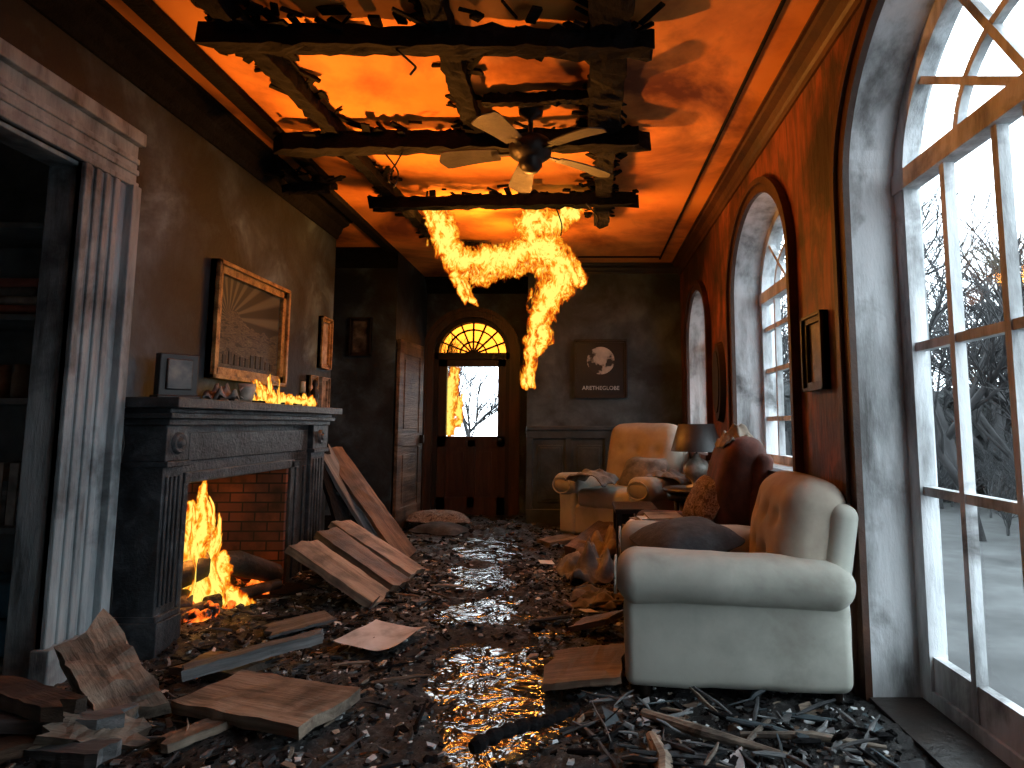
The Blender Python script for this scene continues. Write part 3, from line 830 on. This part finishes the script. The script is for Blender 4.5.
# ------------------------------------------------------------------ wall things
def frame(name, mf, s0,s1,z0,z1, fw, d, fmat, cmat, inner=None):
    b=B(name,[fmat,cmat]+([inner] if inner else []))
    for a0,a1,c0,c1 in ((s0,s1,z0,z0+fw),(s0,s1,z1-fw,z1),(s0,s0+fw,z0,z1),(s1-fw,s1,z0,z1)):
        P=mf(a0,c0,.002);Q=mf(a1,c1,d); b.bb(P,Q,0)
    g=fw*.35
    for a0,a1,c0,c1 in ((s0,s1,z0,z0+g),(s0,s1,z1-g,z1),(s0,s0+g,z0,z1),(s1-g,s1,z0,z1)):
        b.bb(mf(a0,c0,.002),mf(a1,c1,d*1.5),0)
    b.bb(mf(s0+fw*.8,z0+fw*.8,.002),mf(s1-fw*.8,z1-fw*.8,d*.4),1)
    return b
mleft=lambda s,z,t:(XL+t,s,z)
malc=lambda s,z,t:(s,7.0-t,z)
mback=lambda s,z,t:(s,7.6-t,z)
mright=lambda s,z,t:(XR-t,s,z)

def painting_mat():
    m,nt,bs=newmat('painting_canvas')
    tc=nt.nodes.new('ShaderNodeTexCoord'); sp=nt.nodes.new('ShaderNodeSeparateXYZ'); lk(nt,tc.outputs['Object'],sp.inputs[0])
    dy=mathn(nt,'SUBTRACT',sp.outputs[1],4.15); dz=mathn(nt,'SUBTRACT',sp.outputs[2],1.93)
    a=mathn(nt,'ARCTAN2',dz,dy)
    ray=mathn(nt,'SINE',mathn(nt,'MULTIPLY',a,22))
    cr=ramp(nt,mathn(nt,'ADD',mathn(nt,'MULTIPLY',ray,.5),.5),[(.4,(.005,.009,.013)),(.85,(.085,.085,.065))])
    v=coords(nt,(1,1.5,6)); n=noise_n(nt,v,5,5,.6,1.5)
    cw=ramp(nt,n,[(.4,(.005,.01,.015)),(.5,(.1,.09,.065)),(.55,(.007,.012,.017)),(.65,(.12,.11,.085))])
    edge=mathn(nt,'ADD',dz,mathn(nt,'MULTIPLY',mathn(nt,'SUBTRACT',noise_n(nt,coords(nt),4,3),.5),.5))
    msk=mathn(nt,'GREATER_THAN',edge,.0)
    lk(nt,mixc(nt,msk,cw,cr),bs.inputs['Base Color']); bs.inputs['Roughness'].default_value=.5
    return m
M['painting']=painting_mat()
b=frame('framed_painting',mleft,3.94,4.93,1.5,2.28,.08,.045,'gold','painting')
b.mats.append(M['black'])
for i in range(10):
    y=4.1+.07*i; h=.05+.05*random.random()
    b.bb((XL+.018,y,1.61),(XL+.024,y+.045,1.61+h),2)
b.done(bevel=.004)
M['photo']=pmat('old_photo',[(.35,(.05,.04,.03)),(.5,(.25,.21,.17)),(.7,(.5,.46,.41))],9,.4,0)
M['photo_d']=pmat('sooty_photo',[(.35,(.01,.01,.01)),(.5,(.06,.05,.045)),(.7,(.2,.17,.13))],9,.4,0)
frame('picture_frame',mleft,5.62,5.86,1.72,2.2,.045,.03,'gold','photo').done()
frame('picture_frame',mleft,5.42,5.58,1.36,1.64,.03,.03,'gold','photo').done()
frame('picture_frame',mleft,5.66,5.85,1.28,1.64,.03,.03,'plank_tan','photo').done()
frame('picture_frame',malc,-2.62,-2.37,1.98,2.42,.04,.03,'darkwood','photo_d').done()
frame('picture_frame',mright,3.08,3.36,1.38,1.78,.045,.03,'darkwood','photo_d').done()
M['poster']=pmat('poster_black',[(.3,(.006,.007,.008)),(.7,(.014,.015,.017))],3,.4,0)
M['globe']=pmat('globe_print',[(.44,(.02,.02,.02)),(.5,(.4,.38,.34)),(.7,(.6,.56,.5))],5.5,.5,0,detail=3)
root=frame('wall_poster',mback,-.07,.58,1.53,2.25,.035,.03,'darkwood','poster','globe')
cx,cz=.255,1.99
root.add([(cx+.17*math.cos(i*PI/20),7.585,cz+.17*math.sin(i*PI/20)) for i in range(40)],[tuple(range(40))],2)
ro=root.done(recalc=False)
cu=bpy.data.curves.new('poster_text','FONT'); cu.body='ARETHEGLOBE'; cu.size=.068; cu.align_x='CENTER'; cu.extrude=.002
to=bpy.data.objects.new('poster_text',cu); sc.collection.objects.link(to); to.location=(cx,7.583,1.63); to.rotation_euler=(PI/2,0,0); to.parent=ro
cu.materials.append(M['paper'])
b=B('oval_wall_mirror',['darkwood','black'],True)
for rr_,m,d in ((1,0,.05),(.8,1,.06)):
    n=32; vs=[(XR-.001,5.45+.17*rr_*math.cos(i*2*PI/n),1.58+.36*rr_*math.sin(i*2*PI/n)) for i in range(n)]+[(XR-d,5.45+.15*rr_*math.cos(i*2*PI/n),1.58+.34*rr_*math.sin(i*2*PI/n)) for i in range(n)]
    b.add(vs,[(i,(i+1)%n,n+(i+1)%n,n+i) for i in range(n)]+[tuple(range(n,2*n))],m,smooth=False)
b.done()

# mantel items
b=B('mantel_clock',['black','photo_d','metal_dark'])
b.box((-2.25,3.45,1.47),(.06,.2,.25),(0,0,-.6),0); b.box((-2.225,3.432,1.48),(.03,.13,.17),(0,0,-.6),1); b.box((-2.25,3.45,1.355),(.1,.22,.02),(0,0,-.6),2)
b.done(bevel=.006)
b=B('ceramic_cup',['ceramic'],True)
b.lathe([(0,0),(.03,0),(.035,.01),(.05,.08),(.052,.12),(.047,.12),(.044,.08),(.03,.015),(0,.015)],(-2.15,4.0,1.345)); 
b.tube([(-2.15,4.0-.048,1.44),(-2.15,4.0-.08,1.42),(-2.15,4.0-.075,1.38),(-2.15,4.0-.043,1.37)],.006,6); b.done()
b=B('figurine',['metal_dark'],True)
b.lathe([(0,0),(.04,0),(.045,.02),(.02,.04),(.03,.09),(.035,.13),(.015,.16),(.025,.19),(.02,.22),(0,.23)],(-2.18,5.1,1.345)); b.done()
b=B('candle_holder',['ceramic','metal_dark'],True)
b.lathe([(0,0),(.04,0),(.04,.015),(.012,.03),(.012,.08),(.03,.1),(.03,.11),(0,.11)],(-2.2,4.92,1.345),m=1); b.lathe([(0,.1),(.02,.1),(.02,.2),(0,.2)],(-2.2,4.92,1.345)); b.done()
b=B('mantel_ash_heap',['char','cloth_tan'])
for i in range(120):
    b.box((random.uniform(-2.33,-2.1),random.uniform(3.7,4.95),1.352),(random.uniform(.02,.07),random.uniform(.01,.04),.014),(random.uniform(-.3,.3),0,random.random()*3),random.randrange(2))
b.done()

# ------------------------------------------------------------------ ground debris
PATH=[(-.28,1.6),(-.34,2.4),(-.46,3.2),(-.6,4.0),(-.75,5.0),(-.9,6.2),(-1.2,8.4)]
def pathd(x,y):
    for (x0,y0),(x1,y1) in zip(PATH,PATH[1:]):
        if y<=y1 or (x1,y1)==PATH[-1]:
            t=max(0,min(1,(y-y0)/(y1-y0))); return x-(x0+(x1-x0)*t)
    return 9
def gh(x,y):
    p=Vector((x,y,0))
    d=pathd(x,y)
    base=.036+.028*noise.noise(p*1.7)+.036*noise.noise(p*4.5)
    base+=.016*abs(noise.noise(p*13))+.016*noise.noise(p*31)
    mod=max(.1,min(1.15,.72+1.9*noise.noise(Vector((x*2.6+3,y*2.1,4)))))
    base-=.066*mod*math.exp(-(d/.3)**2)*(1 if y>1.4 else .3)
    return base
b=B('ash_layer',['ash'],True)
x0,x1,y0,y1=XL+.01,XR-.01,-1.19,8.39
nx,ny=180,450
vs=[];fs=[]
for i in range(nx+1):
    for j in range(ny+1):
        x=x0+(x1-x0)*i/nx; y=y0+(y1-y0)*j/ny
        vs.append((x,y,gh(x,y)))
for i in range(nx):
    for j in range(ny):
        x=x0+(x1-x0)*(i+.5)/nx; y=y0+(y1-y0)*(j+.5)/ny
        if y>7.55 and (x<-2.1 or x>-.67): continue
        if y>6.98 and x<-2.08: continue
        k=i*(ny+1)+j; fs.append((k,k+ny+1,k+ny+2,k+1))
b.add(vs,fs); b.done(recalc=False)
b=B('closet_floorboards',['plank_grey']); b.bb((-3.69,.91,-.04),(XL-.125,3.37,.0)); b.done()
b=B('floor_alcove',['char']); b.bb((-3.17,5.96,-.04),(XL,6.99,.01)); b.done()
b=B('water_puddle',['water'])
b.add([(-1.6,1.2,.012),(.5,1.2,.012),(.2,7.5,.012),(-.7,7.5,.012),(-.7,8.3,.012),(-2.0,8.3,.012)],[(0,1,2,3,4,5)]); b.done(recalc=False)

rubm=[M['char'],M['plank_grey'],M['plank_brown'],M['cloth_dark'],M['plaster_back'],M['paper'],M['plank_tan']]
def chips(name,n,reg,smin,smax,seed,wts,flat=.45,clear=.7):
    b=B(name,rubm); r=random.Random(seed)
    for _ in range(n):
        x=r.uniform(reg[0],reg[1]); y=r.uniform(reg[2],reg[3])
        if abs(pathd(x,y))<.22 and (gh(x,y)<.012 and r.random()<.95 or r.random()<clear*.4): continue
        if y>7.4 and (x<-2.0 or x>-.75): continue
        s=smin+(smax-smin)*r.random()**2.5
        sz=(s*r.uniform(.6,1.6),s*r.uniform(.3,1),s*r.uniform(.1,flat))
        h=[a/2 for a in sz]
        vs=[]
        for sx,sy,sz_ in ((-1,-1,-1),(1,-1,-1),(1,1,-1),(-1,1,-1),(-1,-1,1),(1,-1,1),(1,1,1),(-1,1,1)):
            vs.append((sx*h[0]*r.uniform(.4,1.2),sy*h[1]*r.uniform(.4,1.2),sz_*h[2]*r.uniform(.5,1.2)))
        T=Matrix.Translation((x,y,gh(x,y)+h[2]*.7))@rotm((r.uniform(-.4,.4),r.uniform(-.4,.4),r.random()*6.3))
        b.add(vs,[(0,3,2,1),(4,5,6,7),(0,1,5,4),(1,2,6,5),(2,3,7,6),(3,0,4,7)],r.choices(range(7),wts)[0],T,False)
    return b.done(recalc=False)
chips('rubble_fragments',21000,(XL+.1,XR-.06,1.3,5.4),.005,.042,1,(9,3,1.3,4,2,2.6,1.8))
chips('rubble_fragments',3500,(XL+.1,XR-.08,4.5,8.2),.02,.07,2,(10,2,1.2,4,2,1.2,.8))
chips('rubble_chunks',150,(XL+.15,XR-.1,1.5,7.3),.05,.1,3,(8,3,1.5,4,2,.7,.8),.3)
chips('rubble_chunks',220,(.1,XR-.06,1.6,2.7),.03,.1,4,(8,4,2,4,3,1.5,1.5),.3)
b=B('splinter_sticks',rubm); r=random.Random(5)
def stick(x,y,L,a,rad,m,z=None):
    z=gh(x,y)+rad+.01 if z is None else z
    dx,dy=math.cos(a)*L/2,math.sin(a)*L/2
    tz=r.uniform(-.02,.05)
    pts=[(x-dx,y-dy,z),(x-dx*.3+r.uniform(-.01,.01),y-dy*.3,z+tz*.4),(x+dx*.4,y+dy*.4+r.uniform(-.01,.01),z+tz*.7),(x+dx,y+dy,z+tz)]
    b.tube(pts,[rad*.7,rad,rad*.9,rad*.4],6,m,.2,False)
for i in range(150):
    stick(r.uniform(.0,1.1),r.uniform(1.75,2.75),r.uniform(.06,.3),r.random()*6.3,r.uniform(.003,.013),r.choice([0,0,1,1,4,3,6]))
for i in range(120):
    stick(r.uniform(XL+.3,-.6),r.uniform(1.9,5),r.uniform(.06,.25),r.random()*6.3,r.uniform(.003,.01),r.choice([0,0,1,2,3,6]))
for i in range(40):
    stick(r.uniform(-.2,.3),r.uniform(3.8,6),r.uniform(.1,.3),r.random()*6.3,r.uniform(.005,.012),r.choice([0,0,1,2,6]))
b.done()
b=B('charred_log',['char'])
pts=[];rad=[]
for i in range(25):
    t=i/24; pts.append((-.38+.37*t,2.3+.33*t,.075+.012*math.sin(t*6))); rad.append(.026*(1.0 if i%3 else .72)*(1.1-.3*t))
b.tube(pts,rad,12,0,.08,False); b.done()
b=B('splintered_branch',['plank_tan'])
b.tube([(.26,2.05,.07),(.28,2.2,.08),(.26,2.4,.07)],[.025,.03,.02],9,0,.15,False)
b.tube([(.25,2.6,.06),(.45,2.4,.08),(.72,2.28,.06)],[.018,.022,.01],9,0,.15,False)
b.tube([(.6,2.45,.05),(.85,2.4,.07),(1.1,2.36,.05)],[.01,.016,.007],9,0,.15,False)
b.done()

# boards
plank('loose_plank',(-1.5,5.55,.06),(-2.3,5.78,.98),.26,.035,'plank_brown',up=(1,-.4,.8),seed=1)
plank('loose_plank',(-1.72,5.62,.06),(-2.32,5.6,1.02),.2,.03,'plank_grey',up=(1,-.2,.6),seed=2)
plank('loose_plank',(-1.95,5.5,.05),(-2.34,5.55,1.1),.22,.03,'char',up=(1,-.2,.4),seed=3)
plank('loose_plank',(-1.3,4.2,.06),(-1.86,4.25,.40),.33,.05,'plank_tan',up=(.5,0,.8),seed=4)
plank('loose_plank',(-1.28,4.57,.06),(-1.86,4.64,.42),.3,.05,'plank_brown',up=(.5,0,.8),seed=5)
plank('loose_plank',(-1.26,4.93,.06),(-1.9,5.03,.42),.3,.05,'plank_tan',up=(.5,0,.8),seed=6)
plank('loose_plank',(-1.56,2.74,.09),(-.96,2.52,.1),.34,.045,'plank_tan',seed=7)
plank('loose_plank',(-1.72,2.82,.13),(-1.28,3.22,.16),.07,.05,'plank_grey',seed=8)
plank('loose_plank',(-1.85,3.1,.07),(-1.5,3.0,.08),.22,.035,'plank_brown',seed=9)
plank('loose_plank',(-1.5,2.35,.06),(-1.36,2.52,.07),.09,.03,'plank_tan',seed=10)
plank('loose_plank',(-.15,3.05,.06),(.2,3.0,.11),.42,.03,'plank_brown',seed=11)
plank('loose_plank',(-.02,3.7,.06),(.2,3.58,.14),.2,.03,'plank_brown',seed=12)
plank('loose_plank',(-.02,5.6,.08),(.3,6.0,.24),.3,.1,'plank_brown',seed=13)
plank('loose_plank',(-.35,6.2,.06),(-.05,6.4,.08),.25,.04,'plank_tan',seed=14)
plank('broken_board',(-2.25,2.15,.07),(-1.75,2.5,.09),.2,.05,'plank_brown',seed=16,jag=.06)
plank('broken_board',(-2.25,2.38,.14),(-1.72,2.42,.13),.16,.05,'plank_grey',seed=17,jag=.06)
plank('broken_board',(-2.25,2.5,.2),(-1.85,2.34,.19),.12,.05,'plank_brown',seed=18,jag=.06)
plank('broken_board',(-1.95,2.32,.06),(-1.6,2.25,.08),.1,.05,'plank_grey',seed=19,jag=.04)
plank('broken_board',(-2.02,2.62,.36),(-1.66,2.46,.1),.2,.07,'plank_tan',up=(.5,-.6,.6),seed=21,jag=.07,rough=.012)
plank('broken_board',(-2.06,2.72,.3),(-1.86,2.5,.12),.12,.06,'plank_tan',up=(.3,-.8,.5),seed=22,jag=.06,rough=.012)
plank('broken_board',(-1.85,2.3,.14),(-1.62,2.42,.06),.09,.05,'plank_tan',up=(.2,-.6,.8),seed=23,jag=.05,rough=.01)
plank('slate_shard',(-1.72,3.55,.07),(-1.45,3.75,.1),.22,.015,'plank_grey',seed=20)
b=B('paper_sheet',['paper'],True)
n=16;vs=[];fs=[]
for i in range(n+1):
    for j in range(n+1):
        u=i/n-.5;v=j/n-.5; vs.append((u*.34,v*.34,.014*noise.noise(Vector((u*2,v*2,2)))+.015*(abs(u)*2)**3))
for i in range(n):
    for j in range(n): k=i*(n+1)+j; fs.append((k,k+n+1,k+n+2,k+1))
b.add(vs,fs); o=b.done(recalc=False); o.location=(-1.05,3.42,.09); o.rotation_euler=(.03,0,-.35)
b=B('scattered_paper',['paper'])
for (x,y,a) in ((-.28,5.3,.3),(.9,2.05,.4),(.05,3.9,2)):
    b.box((x,y,gh(x,y)+.035),(.12,.09,.004),(.12,.1,a))
b.done()

# ------------------------------------------------------------------ outdoors
b=B('outdoor_ground',['snow']); 
b.bb((1.6,-8,-.5),(60,65,-.35)); b.bb((-30,8.95,-.5),(1.6,65,-.35)); b.done()
def treemesh(h,seed,mat,fork=.36,rad0=.013,maxd=5,kids=(2,3,3)):
    b=B('bare_tree',[mat],True); r=random.Random(seed)
    def br(p,d,L,rad,dep):
        pts=[p];dd=d.copy();q=p.copy()
        k=4
        for i in range(k):
            dd=(dd+Vector((r.uniform(-.2,.2),r.uniform(-.2,.2),r.uniform(-.05,.15)))).normalized()
            q=q+dd*L/k; pts.append(q.copy())
        b.tube(pts,[rad*(1-.45*i/k) for i in range(k+1)],5 if dep<2 else 3)
        if dep<maxd:
            for c in range(r.choice(kids) + (2 if dep==0 else 0)):
                t=r.uniform(.25,1); P=pts[min(k,int(t*k)+0)]
                nd=(dd+Vector((r.uniform(-1,1),r.uniform(-1,1),r.uniform(-.3,.6)))).normalized()
                br(P,nd,L*r.uniform(.6,.82),rad*.6,dep+1)
    br(Vector((0,0,0)),Vector((0,0,1)),h*fork,h*rad0,0)
    return b.done(recalc=False)
protos=[treemesh(8,s,'bark',kids=(3,3,4)) for s in (1,2,3)]
for o,l in zip(protos,((5.4,8.6,-.4),(7.6,11.2,-.4),(4.4,13,-.4))): o.location=l
def inst(src,name,l,rz,s,par=None):
    o=bpy.data.objects.new(name,src.data); sc.collection.objects.link(o); o.location=l; o.rotation_euler=(0,0,rz); o.scale=(s,s,s)
    if par: o.parent=par
    return o
r=random.Random(4)
for (x,y,s) in ((10.5,14,1.1),(12.5,17.5,1.2),(4.8,20,1.1),(7.4,25,1.2),(-1.9,20,.8),(-3.9,23,.9),(9.2,12.2,.9),(6.8,9.4,.9),(8.6,14.5,1.0),(6.2,15.5,1),(5.9,8.0,.8)):
    inst(r.choice(protos),'bare_tree',(x,y,-.4),r.random()*6,s)
em=bpy.data.objects.new('winter_thicket',None); sc.collection.objects.link(em)
sp_=[treemesh(3.2,s,'barkfar',.22,.009) for s in (11,12,13)]
for o in sp_: o.parent=em; o.name='shrub'
for o,l in zip(sp_,((9,13,-.4),(10,15,-.4),(8,16,-.4))): o.location=l
for i in range(150):
    x=r.uniform(6,14); y=x*r.uniform(1.15,2.3)
    inst(r.choice(sp_),'shrub',(x,y,-.4),r.random()*6,r.uniform(.7,1.25),em)
b=B('distant_hedge',['bush'],True)
for i in range(80):
    a=r.uniform(.3,1.0); d=r.uniform(17,22)
    x=d*math.sin(a); y=d*math.cos(a); s=r.uniform(2,3)
    b.rbox((x,y,.2+r.random()*.3),(s*1.8,s*1.8,s*1.0),s*.4,n=7,wr=.7,seed=i)
b.done()

# ------------------------------------------------------------------ light
w=bpy.data.worlds.new('overcast_sky'); sc.world=w; w.use_nodes=True
nt=w.node_tree; bg=nt.nodes['Background']
tc=nt.nodes.new('ShaderNodeTexCoord'); sp=nt.nodes.new('ShaderNodeSeparateXYZ'); lk(nt,tc.outputs['Generated'],sp.inputs[0])
col=ramp(nt,sp.outputs[2],[(.0,(.78,.88,.95)),(.15,(.82,.92,1.0)),(.6,(.82,.94,1.0))])
lk(nt,col,bg.inputs[0]); bg.inputs[1].default_value=6.0

def plight(name,loc,col,p,rad):
    l=bpy.data.lights.new(name,'POINT'); l.color=col; l.energy=p; l.shadow_soft_size=rad
    o=bpy.data.objects.new(name,l); o.location=loc; sc.collection.objects.link(o); return o
def slight(name,loc,tgt,col,p,rad,ang):
    l=bpy.data.lights.new(name,'SPOT'); l.color=col; l.energy=p; l.shadow_soft_size=rad; l.spot_size=math.radians(ang); l.spot_blend=.9
    o=bpy.data.objects.new(name,l); o.location=loc; sc.collection.objects.link(o)
    o.rotation_euler=(Vector(tgt)-Vector(loc)).to_track_quat('-Z','Y').to_euler(); return o
OR=(1,.33,.045)
plight('fire_light',(-.4,5.6,2.7),OR,60,.12)
plight('fire_light',(-1.0,5.6,2.6),OR,50,.12)
plight('fire_light',(-.35,5.6,2.1),OR,35,.1)
slight('fire_light',(-.6,5.6,2.4),(-.6,5.3,3.2),OR,300,.1,168)
slight('fire_light',(-2.12,4.35,1.45),(-.45,3.4,3.2),OR,520,.06,92)  # spot added among the mantel flames, aimed to brighten the near ceiling
plight('fire_light',(-2.42,3.98,.45),(1,.36,.06),60,.08)
plight('fire_light',(-1.8,8.65,1.6),(1,.4,.08),12,.06)  # lamp inside the stand-in reflection flame behind the door glass
def portal(loc,rot,sx,sy):
    l=bpy.data.lights.new('sky_portal','AREA'); l.shape='RECTANGLE'; l.size=sx; l.size_y=sy; l.cycles.is_portal=True
    o=bpy.data.objects.new('sky_portal',l); o.location=loc; o.rotation_euler=rot; sc.collection.objects.link(o)
for h in (W1,W2,W3):
    portal((XR+.36,(h['s0']+h['s1'])/2,(h['z0']+h['zs']+h['ah'])/2),(0,PI/2,0),h['zs']+h['ah']-h['z0'],h['s1']-h['s0'])

# ------------------------------------------------------------------ camera
cam=bpy.data.cameras.new('camera'); co=bpy.data.objects.new('camera',cam); sc.collection.objects.link(co)
cam.sensor_width=36; cam.lens=21.8; cam.shift_x=-68/1024; cam.shift_y=-24/1024
co.location=(0,0,1.2); co.rotation_euler=(math.radians(96),0,0)
cam.clip_start=.05
sc.camera=co
